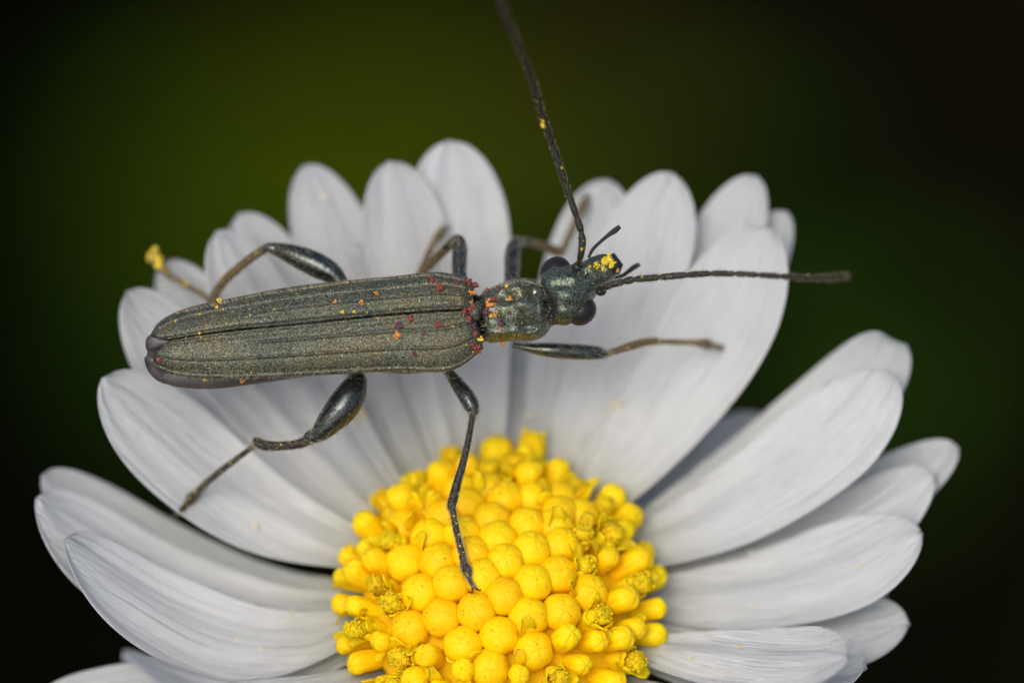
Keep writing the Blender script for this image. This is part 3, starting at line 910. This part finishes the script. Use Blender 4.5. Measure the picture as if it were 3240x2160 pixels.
# mouthparts: labrum block, palps, antenna sockets
V, F = tube([(PX(1392, 606, -.012), .010), (PX(1406, 600, -.014), .016), (PX(1416, 612, -.016), .014), (PX(1412, 628, -.018), .010)], 12, .7)
bpart('labrum', V, F, M_LEG)
for pts in ([(1352, 592, -.02, 4), (1360, 575, -.02, 5), (1374, 560, -.02, 5), (1396, 541, -.02, 6), (1412, 530, -.02, 8.5), (1424, 520, -.02, 6)],
            [(1405, 640, -.04, 4), (1428, 634, -.04, 6), (1440, 626, -.05, 6), (1456, 614, -.06, 8), (1469, 607, -.06, 6)]):
    V, F = tube([(PX(a, b, c), d * W1 * .78) for a, b, c, d in catmull(pts, 5)], 12)
    bpart('palp', V, F, M_TARS)
for (x, y) in ((1327, 612), (1381, 668)):
    V, F = ell(PX(x, y, .018), hax * 13 * W1, hl * 12 * W1, hd_ * 10 * W1, 20, 12)
    bpart('antenna_socket', V, F, M_BLACK)
def segmented(pts, cuts, r_tab, name, m, seed, nsub=14, waist=.62):
    """tube along pts, waisted at the cut fractions"""
    cp = catmull(pts, nsub)
    P = [PX(*c[:3]) for c in cp]
    d = [0]
    for a, b in zip(P, P[1:]): d.append(d[-1] + (b - a).length)
    tot = d[-1]
    # resample
    N = 150
    path = []; j = 0
    for i in range(N + 1):
        t = i / N * tot
        while j < len(P) - 2 and d[j + 1] < t: j += 1
        f = (t - d[j]) / max(1e-9, d[j + 1] - d[j])
        p = P[j].lerp(P[j + 1], f)
        s = i / N
        r = interp(r_tab, s) * W1
        k = 1.0
        for c in cuts:
            dd = (s - c)
            k = min(k, 1 - (1 - waist) * math.exp(-(dd / .007) ** 2))
            if -0.035 < dd < 0: k *= 1 + .10 * sstep(-.035, -.008, dd)
        path.append((p, r * k))
    # rounded end
    V, F = tube(path, 14, rough=.07, seed=seed)
    HAIRSRC.append((path, 0))
    return bpart(name, V, F, m)
HAIRSRC = []
segmented([(1328, 610, .03), (1334, 585, .045), (1337, 545, .05), (1324, 497, .055), (1300, 428, .06), (1270, 335, .08), (1245, 262, .11), (1217, 168, .16), (1186, 92, .24), (1160, 30, .32), (1146, -25, .40), (1138, -75, .46)],
          [.085, .125, .21, .31, .40, .49, .58, .67, .76, .85, .93], [(0, 5), (.03, 7.5), (.07, 9), (.12, 8.0), (.2, 7.8), (.6, 8), (.8, 8.6), (.96, 9), (1, 5)], 'antenna', M_TARS, 1)
segmented([(1381, 667, .03), (1400, 655, .045), (1450, 643, .05), (1500, 638, .055), (1570, 632, .06), (1640, 628, .08), (1720, 630, .10), (1800, 635, .13), (1880, 638, .17), (1952, 634, .22)],
          [.10, .14, .23, .33, .42, .51, .60, .69, .78, .87, .94], [(0, 5), (.03, 7.5), (.1, 9), (.15, 8.0), (.3, 7.6), (.6, 6.4), (.8, 7.5), (.96, 8), (1, 4)], 'antenna', M_TARS, 2)

def leg(pts, foot_z=None, keepout=True, m_split=None, seed=0, foot=None):
    """pts: x, y, z or None (interpolated down to the foot), radius in px"""
    P = [list(p) for p in pts]
    if foot_z is not None:
        P[-1][2] = foot_z
    # fill missing depths linearly
    known = [i for i, p in enumerate(P) if p[2] is not None]
    for a, b in zip(known, known[1:]):
        for i in range(a + 1, b):
            t = (i - a) / (b - a)
            P[i][2] = P[a][2] * (1 - t) + P[b][2] * t
    cp = catmull([tuple(p) for p in P], 7)
    path = []
    for i, (x, y, z, r) in enumerate(cp):
        r = max(1.2, r)
        if keepout and i > len(cp) * .45:
            z = max(z, depth_at(x, y, -9) + r * W1 * .6)
        path.append((PX(x, y, z), r * W1))
    for _ in range(2):       # smooth the depth a little after the contact test
        path = [path[0]] + [((path[i - 1][0] + path[i][0] * 2 + path[i + 1][0]) / 4, path[i][1]) for i in range(1, len(path) - 1)] + [path[-1]]
    V, F = tube(path, 18, rough=.05, seed=seed)
    HAIRSRC.append((path, 1))
    o = bpart('leg', V, F, [M_LEG, foot or M_TARS])
    if m_split is not None:
        nfaces = len(F); cut = m_split * 7 * 18
        o.data.polygons.foreach_set('material_index', [0 if i < cut else 1 for i in range(nfaces)])
    # a pair of claws at the end
    tip, dirn = path[-1][0], (path[-1][0] - path[-4][0]).normalized()
    sd = dirn.cross(TOW).normalized()
    for s in (-1, 1):
        cpth = [(tip - dirn * .006, .0020), (tip + dirn * .006 + sd * s * .004, .0018), (tip + dirn * .010 + sd * s * .009 - TOW * .002, .0012), (tip + dirn * .008 + sd * s * .013 - TOW * .006, .0004)]
        V, F = tube(cpth, 8)
        add('claw', mesh_of('claw', V, F), M_BLACK, o)
    return o, path
def dz(x, y): return depth_at(x, y, -.25)
# near hind leg: swollen femur, curved tibia, thin tarsus down to the white petal
leg([(838, 838, -.05, 8), (822, 856, -.045, 16), (818, 878, -.035, 26), (806, 905, -.025, 35), (786, 936, -.020, 37), (760, 966, -.020, 31), (738, 990, -.022, 23), (724, 1000, -.024, 17),
     (712, 1004, -.026, 15), (702, 1013, -.028, 12.5), (680, 1020, -.03, 10.5), (640, 1024, -.04, 10.5), (606, 1022, -.05, 12), (590, 1014, -.056, 11.5), (585, 1018, -.06, 7), (580, 1026, None, 6.2),
     (545, 1052, None, 6.5), (508, 1080, None, 7.5), (480, 1103, None, 7.5), (460, 1123, None, 8.5), (447, 1138, None, 11), (438, 1146, None, 11), (430, 1156, None, 6.5), (418, 1170, None, 6), (404, 1183, None, 4)],
    dz(404, 1183) + .006, m_split=8, seed=3)
# near middle leg, claws on the yellow buds
leg([(1015, 838, -.06, 8), (1034, 858, -.055, 11), (1052, 884, -.045, 16), (1070, 908, -.035, 19), (1082, 930, -.028, 18), (1088, 944, -.025, 13), (1086, 952, -.024, 8.5), (1083, 970, -.02, 7),
     (1075, 1015, -.01, 7.5), (1063, 1065, None, 8.5), (1050, 1110, None, 10), (1041, 1145, None, 11), (1037, 1163, None, 10), (1040, 1172, None, 7), (1044, 1195, None, 7.5), (1050, 1225, None, 7.5), (1055, 1246, None, 6.8), (1059, 1262, None, 7.5),
     (1064, 1284, None, 8), (1067, 1296, None, 9.5), (1074, 1312, None, 11), (1076, 1320, None, 7), (1080, 1332, None, 5), (1087, 1348, None, 4)],
    dz(1087, 1348) + .006, m_split=6, seed=4)
# near front leg stretched along the petals
leg([(1178, 792, -.06, 6), (1198, 796, -.06, 7), (1225, 800, -.06, 12), (1265, 804, -.06, 17), (1310, 807, -.065, 18), (1350, 809, -.07, 17), (1378, 811, -.075, 14), (1390, 813, -.08, 9), (1400, 810, -.085, 7),
     (1440, 797, -.10, 9), (1480, 786, -.12, 9), (1505, 783, -.13, 8), (1515, 784, None, 5.5), (1545, 785, None, 6), (1575, 786, None, 6), (1600, 787, None, 7), (1618, 789, None, 11), (1626, 791, None, 10), (1632, 793, None, 5), (1645, 796, None, 5), (1658, 799, None, 4)],
    dz(1655, 797) + .006, m_split=7, seed=5, foot=M_BROWN)
# far hind leg
leg([(805, 690, -.07, 14), (785, 655, -.075, 18), (762, 628, -.08, 25), (730, 610, -.085, 29), (695, 594, -.09, 27), (662, 581, -.095, 22), (636, 573, -.10, 16), (620, 569, -.10, 12),
     (606, 573, -.105, 10.5), (580, 590, -.115, 10), (550, 613, -.13, 10), (520, 640, -.145, 10), (500, 665, -.16, 10), (488, 690, -.17, 11), (484, 694, None, 8), (470, 680, None, 6), (440, 662, None, 6.5), (410, 645, None, 7), (390, 634, None, 8), (374, 616, None, 10), (362, 600, None, 10), (352, 586, None, 6)],
    dz(392, 640) + .01, m_split=8, seed=6, foot=M_BROWN)
# far middle leg
leg([(1060, 690, -.07, 15), (1055, 640, -.085, 16.5), (1055, 600, -.10, 17), (1056, 570, -.11, 17), (1054, 553, -.115, 14), (1044, 552, -.12, 11), (1025, 570, -.13, 10.5), (1000, 595, -.16, 10), (970, 625, -.19, 10), (958, 640, None, 9),
     (962, 632, None, 7), (972, 608, None, 7), (985, 580, None, 7.5), (1000, 552, None, 8), (1010, 538, None, 10), (1018, 524, None, 6)],
    dz(1020, 520) + .01, m_split=6, seed=7, foot=M_BROWN)
# far front leg
leg([(1176, 690, -.07, 15), (1175, 650, -.10, 17), (1176, 610, -.13, 18), (1178, 580, -.15, 18.5), (1182, 562, -.16, 16), (1192, 556, -.165, 11), (1215, 557, -.18, 10), (1250, 566, -.21, 10.5), (1282, 578, -.24, 11),
     (1292, 577, None, 7), (1302, 556, None, 7.5), (1314, 528, None, 8), (1328, 496, None, 8.5), (1338, 475, None, 11), (1346, 455, None, 6)],
    dz(1365, 470) + .01, m_split=6, seed=8, foot=M_BROWN)
beetle_bvh = BVHTree.FromPolygons(BS.V, BS.F)
# fine hairs
rngh = random.Random(77)
S = Soup()
def hair(p, d, ln, wd):
    sd = d.cross(TOW)
    if sd.length < 1e-5: return
    sd.normalize()
    b = p + d * ln
    i = len(S.V)
    S.V += [p - sd * wd, p + sd * wd, b, p + d.orthogonal().normalized() * wd]
    S.F += [(i, i + 1, i + 2), (i, i + 3, i + 2), (i + 1, i + 3, i + 2)]
for path, kind in HAIRSRC:
    for i in range(2, len(path) - 1):
        p, r = path[i]
        t = (path[i + 1][0] - path[i - 1][0]).normalized()
        for k in range(5 if kind == 0 else 9):
            a = t.orthogonal().normalized(); b = t.cross(a)
            th = rngh.random() * 6.28
            nn = a * math.cos(th) + b * math.sin(th)
            hair(p + nn * r * .96, (nn * rngh.uniform(.4, .9) + t * .8).normalized(), rngh.uniform(.004, .009), .00035)
for k in range(1500):            # along the flanks of the wing cases and the underside
    x = rngh.uniform(400, 1250); 
    y = rngh.choice([860 + rngh.uniform(-12, 10), interp([(400, 722), (600, 678), (800, 650), (1000, 632), (1090, 650), (1110, 668), (1200, 645), (1250, 660)], x)])
    o_, d_ = ray(x, y)
    h = beetle_bvh.ray_cast(o_, d_)
    if h[0] is None: continue
    nn = h[1] if h[1].dot(TOW) > 0 else -h[1]
    hair(h[0], (nn * .5 - RIGHT * .7 + (UP * .8 if y < 750 else -UP * .8) + Vector([rngh.uniform(-.3, .3) for _ in range(3)])).normalized(), rngh.uniform(.004, .010), .00032)
for k in range(5200):
    x, y = rngh.uniform(360, 1120), rngh.uniform(640, 870)
    o_, d_ = ray(x, y)
    h = beetle_bvh.ray_cast(o_, d_)
    if h[0] is None: continue
    nn = h[1] if h[1].dot(TOW) > 0 else -h[1]
    hair(h[0], (nn * .35 - RIGHT * .9 + Vector([rngh.uniform(-.25, .25) for _ in range(3)])).normalized(), rngh.uniform(.003, .006), .00028)
for k in range(1200):
    x, y = rngh.uniform(1105, 1400), rngh.uniform(590, 790)
    if min(math.hypot(x - 1277, y - 624), math.hypot(x - 1334, y - 713)) < 46: continue
    o_, d_ = ray(x, y)
    h = beetle_bvh.ray_cast(o_, d_)
    if h[0] is None: continue
    nn = h[1] if h[1].dot(TOW) > 0 else -h[1]
    hair(h[0], (nn * .5 + RIGHT * .6 + Vector([rngh.uniform(-.5, .5) for _ in range(3)])).normalized(), rngh.uniform(.003, .007), .00028)
hr = add('hair', mesh_of('hair', S.V, S.F, False), M_HAIR, beetle); hr['kind'] = 'stuff'

# ---------------------------------------------------------------- pollen
def clump(c, r, m, rng, n=None, name='pollen_clump'):
    S_ = Soup()
    n = n or rng.randint(9, 16)
    for k in range(n):
        d = Vector((rng.gauss(0, 1), rng.gauss(0, 1), rng.gauss(0, 1))).normalized() * r * rng.uniform(.2, .8)
        S_.put(*ico(d, r * rng.uniform(.20, .40), rng, 1, .45))
    me = mesh_of(name, S_.V, S_.F)
    o = add(name, me, m); o.location = c
    return o
rngc = random.Random(21)
def c2(x, y): return (1000 + x * .3189) / K, (800 + y * .3189) / K
def c1(x, y): return (400 + x * .3189) / K, (800 + y * .3189) / K
def c3(x, y): return (1450 + x * .3189) / K, (650 + y * .3189) / K
def on_beetle(px, py, r, zg=0.0):
    o_, d_ = ray(px, py)
    h = beetle_bvh.ray_cast(o_, d_)
    if h[0] is None:
        h = beetle_bvh.find_nearest(PX(px, py, zg))
        return h[0] + h[1] * r * .3
    return h[0] - d_ * r * .35
MT = {'r': P_RED, 'p': P_PUR, 'o': P_ORA, 'y': P_YEL}
WORD = {'r': 'dark red', 'p': 'dark purple', 'o': 'orange', 'y': 'yellow'}
def place(lst, conv, grp):
    for (x, y, c, r, lab) in lst:
        px, py = conv(x, y)
        rr_ = r * .3189 / PPC * 1.3
        o = clump(on_beetle(px, py, rr_), rr_, MT[c], rngc)
        tag(o, WORD[c] + ' pollen clump ' + lab, 'pollen', grp + ', ' + lab)
STREAK = 'in the slanting streak on the far wing case shoulder'
FARC = 'at the front corner of the far wing case'
SCUT = 'beside the small shield where the two wing cases meet in front'
NEARC = 'at the front corner of the near wing case'
place([(1140, 245, 'r', 30, STREAK), (1165, 285, 'r', 40, STREAK), (1232, 350, 'r', 48, STREAK), (1385, 305, 'r', 26, 'standing alone between the slanting streak and the far front corner'),
       (1470, 260, 'p', 34, FARC), (1537, 222, 'r', 34, FARC), (1510, 300, 'r', 22, FARC), (1575, 305, 'r', 38, FARC), (1605, 325, 'p', 34, FARC),
       (1550, 402, 'o', 36, 'on the front rim of the far wing case'), (1540, 492, 'o', 20, 'just above the small shield between the wing cases'),
       (1545, 555, 'r', 40, SCUT), (1465, 580, 'r', 34, SCUT), (1520, 650, 'r', 38, SCUT), (1560, 735, 'p', 34, 'on the front rim of the near wing case'),
       (1582, 812, 'r', 34, 'on the near wing case rim, next to the yellow one'), (1628, 862, 'y', 34, 'on the front rim of the near wing case'), (1575, 935, 'r', 40, NEARC), (1610, 970, 'r', 34, NEARC)],
      c2, 'pollen on the front of the wing cases')
place([(1215, 720, 'r', 40, 'midway across the front part of the near wing case'), (930, 645, 'r', 34, 'on the near wing case close to the seam'), (822, 712, 'p', 44, 'on the near wing case, touching the orange one'),
       (808, 822, 'o', 42, 'on the near wing case, below the purple one'), (1060, 797, 'r', 22, 'on the middle ridge of the near wing case'), (980, 1000, 'p', 26, 'on the lower flank of the near wing case'),
       (445, 492, 'o', 30, 'in the middle of the far wing case, the largest there'), (595, 400, 'o', 26, 'on the ridge of the far wing case'), (260, 592, 'y', 22, 'beside the seam of the far wing case'),
       (380, 582, 'y', 20, 'beside the seam of the far wing case'), (190, 480, 'o', 26, 'in the rear half of the far wing case')],
      c2, 'pollen on the middle of the wing cases')
place([(1735, 500, 'o', 58, 'on the rear of the pronotum, the largest there'), (1760, 470, 'r', 40, 'on the pronotum, touching the large orange one'), (1700, 582, 'p', 46, 'on the rear rim of the pronotum'),
       (1730, 622, 'y', 28, 'on the rear rim of the pronotum'), (1775, 610, 'o', 30, 'on the pronotum, touching the yellow one'), (1820, 690, 'p', 44, 'on the near half of the pronotum'),
       (1830, 762, 'o', 18, 'on the near half of the pronotum'), (1920, 460, 'o', 34, 'on the bright middle ridge of the pronotum'), (1850, 885, 'o', 30, 'on the lower flank of the pronotum'),
       (1802, 350, 'r', 30, 'on the far edge of the pronotum'), (1698, 368, 'r', 24, 'on the far edge of the pronotum'), (1890, 330, 'y', 18, 'on the far edge of the pronotum')],
      c2, 'pollen on the pronotum')
place([(920, 478, 'y', 34, 'on the outer edge of the far wing case'), (900, 540, 'y', 20, 'just inside the outer edge of the far wing case'), (780, 1250, 'y', 26, 'on the brown abdomen below the near wing case'),
       (1145, 1258, 'o', 36, 'on the brown abdomen below the near wing case'), (335, 1070, 'r', 34, 'on the rear tip of the near wing case'), (730, 795, 'y', 18, 'by the rear end of the seam'),
       (485, 680, 'y', 14, 'on the rear tip of the far wing case'), (730, 605, 'y', 12, 'on the rear tip of the far wing case')],
      c1, 'pollen on the rear of the wing cases')
MUZ = 'heaped on the tip of the beetle muzzle'; MUZ2 = 'scattered behind the heap on the beetle muzzle'
place([(1490, 520, 'y', 50, MUZ), (1525, 575, 'y', 40, MUZ), (1445, 555, 'y', 40, MUZ), (1500, 610, 'y', 32, MUZ), (1365, 575, 'y', 32, MUZ2), (1385, 605, 'y', 26, MUZ2), (1440, 625, 'y', 22, MUZ2), (1300, 610, 'y', 18, MUZ2), (1580, 640, 'o', 26, 'on the mouthparts of the beetle')],
      c3, 'pollen on the muzzle')
for (x, y, r) in ((1247, 288, 8.5), (1246, 278, 6), (1337, 572, 5), (1290, 385, 4)):
    o = clump(on_beetle(x, y, r * W1), r * W1, P_YEL, rngc); tag(o, 'yellow pollen clump clinging to the upright antenna', 'pollen', 'pollen on the upright antenna')
o = clump(on_beetle(1856, 652, 6 * W1), 6 * W1, P_YEL, rngc); tag(o, 'yellow pollen clump under the end of the sideways antenna', 'pollen')
for (x, y, r) in ((352, 580, 20), (362, 596, 16), (345, 590, 15), (366, 610, 13), (428, 652, 7)):
    o = clump(on_beetle(x, y, r * W1, dz(392, 640)), r * W1, P_YEL, rngc, 16); tag(o, 'yellow pollen ball on the raised far hind foot of the beetle', 'pollen', 'pollen on the far hind foot')
# single grains and crumbs on the petals
for (x, y, r, m, lab) in [(315, 949, 5, P_YEL, 0), (835, 950, 15, P_YEL, 0), (820, 965, 9, P_YEL, 0), (1728, 1270, 10, P_CRM, 1), (585, 1211, 13, P_CRM, 1), (1222, 955, 18, P_CRM, 1), (1420, 930, 20, P_CRM, 1), (960, 880, 12, P_CRM, 1),
                     (1388, 950, 9, P_CRM, 1), (480, 1413, 4, P_YEL, 0), (385, 1440, 4, P_YEL, 0), (670, 1405, 10, P_CRM, 1), (655, 1425, 9, P_CRM, 1), (545, 1465, 9, P_CRM, 1), (600, 1490, 8, P_CRM, 1), (745, 1327, 9, P_CRM, 1),
                     (1975, 1300, 6, P_YEL, 0), (1820, 1410, 4, P_YEL, 0), (1698, 1487, 6, P_YEL, 0), (1735, 1385, 4, P_YEL, 0), (1775, 1215, 4, P_YEL, 0), (1620, 1450, 4, P_YEL, 0), (1590, 1510, 5, P_YEL, 0), (2000, 1095, 3, P_YEL, 0), (745, 455, 12, P_CRM, 1)]:
    o_, d_ = ray(x, y); h = flower_bvh.ray_cast(o_, d_)
    if h[0] is None: continue
    o = clump(h[0] - d_ * r * W1 * .3, r * W1, m, rngc, 6, 'pollen_grain')
    tag(o, ('small yellow pollen grain lying on a white petal', 'pale cream pollen crumb lying on a white petal')[lab], 'pollen', ('yellow grains on the petals', 'cream crumbs on the petals')[lab])
# dust too fine to count on tarsi and antennae
S_ = Soup()
for path, kind in HAIRSRC:
    m_ = 26 if kind == 0 else 60
    for k in range(m_):
        i = rngc.randint(int(len(path) * (.05 if kind == 0 else .4)), len(path) - 2)
        p, r = path[i]
        a = Vector((rngc.gauss(0, 1), rngc.gauss(0, 1), rngc.gauss(0, 1))).normalized()
        S_.put(*ico(p + a * r, rngc.uniform(.0008, .0022), rngc, 1, .4))
for k in range(70):
    x, y = rngc.uniform(360, 1240), rngc.uniform(640, 880)
    o_, d_ = ray(x, y); h = beetle_bvh.ray_cast(o_, d_)
    if h[0] is not None: S_.put(*ico(h[0], rngc.uniform(.0007, .0018), rngc, 1, .4))
o = add('pollen_dust', mesh_of('pollen_dust', S_.V, S_.F), P_YEL); tag(o, 'fine yellow pollen dust on the legs and shell', 'pollen dust', kind='stuff')

# ---------------------------------------------------------------- ground cover far below, out of focus
def on_ground(px, py, h=0.0):
    o_, d_ = ray(px, py)
    t = (h - o_.z) / d_.z
    return o_ + d_ * t
def leaf(base, azim, ln, wd, rise, m, parent, seed):
    rng = random.Random(seed)
    V = []
    er = Vector((math.cos(azim), math.sin(azim), 0)); et = Vector((-math.sin(azim), math.cos(azim), 0))
    NJ, NI = 14, 6
    for j in range(NJ + 1):
        v = j / NJ
        c = base + er * ln * v + Vector((0, 0, rise * math.sin(v * 2.2) + .15 * noise.noise(Vector((v * 3, seed, 0)))))
        f = .10 + .9 * sstep(.05, .6, v) if v < .6 else math.sqrt(max(.01, 1 - ((v - .6) / .4) ** 2))
        for i in range(NI + 1):
            x = -1 + 2 * i / NI
            V.append(c + et * wd * .5 * f * x + Vector((0, 0, .12 * wd * x * x)))
    n0 = len(V); V += [q - Vector((0, 0, .03)) for q in V]
    F = []
    w_ = NI + 1
    for j in range(NJ):
        for i in range(NI):
            a = j * w_ + i
            F.append((a, a + w_, a + w_ + 1, a + 1)); F.append((n0 + a, n0 + a + 1, n0 + a + w_ + 1, n0 + a + w_))
        for i in (0, NI):
            a = j * w_ + i; F.append((a, a + w_, n0 + a + w_, n0 + a))
    return add('leaf', mesh_of('leaf', V, F), m, parent)
def plant(px, py, leaves, m, label, seed):
    c = on_ground(px, py, 0.1)
    e = empty('rosette_plant', c, label, 'plant')
    rng = random.Random(seed)
    for (az, ln, wd, rise) in leaves:
        leaf(c + Vector((0, 0, .05 + rng.random() * .1)), R(az), ln, wd, rise, m, e, rng.randint(0, 999))
    return e
plant(690, 680, [(100, .75, .7, .4), (170, .6, .6, .4), (250, .7, .7, .4), (320, .7, .6, .3), (30, .75, .7, .4)], M_LEAFA, 'blurred yellow green leaf rosette on the ground behind the petals', 1)
plant(470, 800, [(110, .8, .7, .3), (200, .5, .5, .3), (270, .9, .8, .3), (330, .7, .7, .3)], M_LEAFB, 'blurred dark green leaf rosette low behind the beetle tail', 2)
plant(1040, 470, [(0, .8, .7, .3), (70, .5, .5, .3), (180, .7, .6, .3), (270, .7, .7, .3)], M_LEAFC, 'blurred olive brown leaf rosette beyond the upright antenna', 3)
plant(1400, 620, [(20, .7, .5, .3), (140, .6, .5, .3), (250, .7, .5, .3)], M_LEAFB, 'blurred deep green leaf rosette beyond the beetle head', 4)
plant(1960, 1060, [(45, .5, .4, .3), (160, .5, .4, .3), (280, .6, .4, .3)], M_LEAFB, 'blurred deep green leaf rosette beyond the right hand petals', 5)
S = Soup()
rngg = random.Random(9)
cnt = 0
for k in range(26000):  # tall blades added outside the view to keep sky light off the soil
    a = rngg.random() * 6.283; d = 1.2 + 34 * math.sqrt(rngg.random())
    b = Vector((d * math.cos(a), 8 + d * math.sin(a), -.1))
    ln = rngg.uniform(5.5, 11.0); az = rngg.random() * 6.283; lean = rngg.uniform(.05, .55)
    er = Vector((math.cos(az), math.sin(az), 0)); et = Vector((-math.sin(az), math.cos(az), 0))
    pts = []
    ok = True
    for j in range(6):
        v = j / 5
        p = b + Vector((0, 0, ln * v * (1 - .18 * lean * v))) + er * ln * lean * v * v
        X, Y, Z = to_px(p)
        if Z > DIST - 1: ok = False; break
        blur = 420 if Z < -3 else 700
        if -blur < X < 2352 + blur and -blur < Y < 1568 + blur: ok = False; break
        pts.append(p)
    if not ok or (b - stem_foot).length < .8: continue
    if (pts[-1] - FOC).length < 2.2: continue
    i0 = len(S.V); wd = rngg.uniform(.10, .22)
    for j, p in enumerate(pts):
        hw = wd * (1 - (j / 5) ** 1.6) + .004
        S.V += [p - et * hw + er * hw * .3, p + et * hw + er * hw * .3, p]
    for j in range(5):
        q = i0 + j * 3
        S.F += [(q, q + 2, q + 5, q + 3), (q + 2, q + 1, q + 4, q + 5)]
    cnt += 1
print('grass blades', cnt)
g = add('shade_grass', mesh_of('shade_grass', S.V, S.F), M_GRASS); tag(g, 'tall grasses added out of view round the daisy to shade the soil', 'shade_grass', kind='stuff')
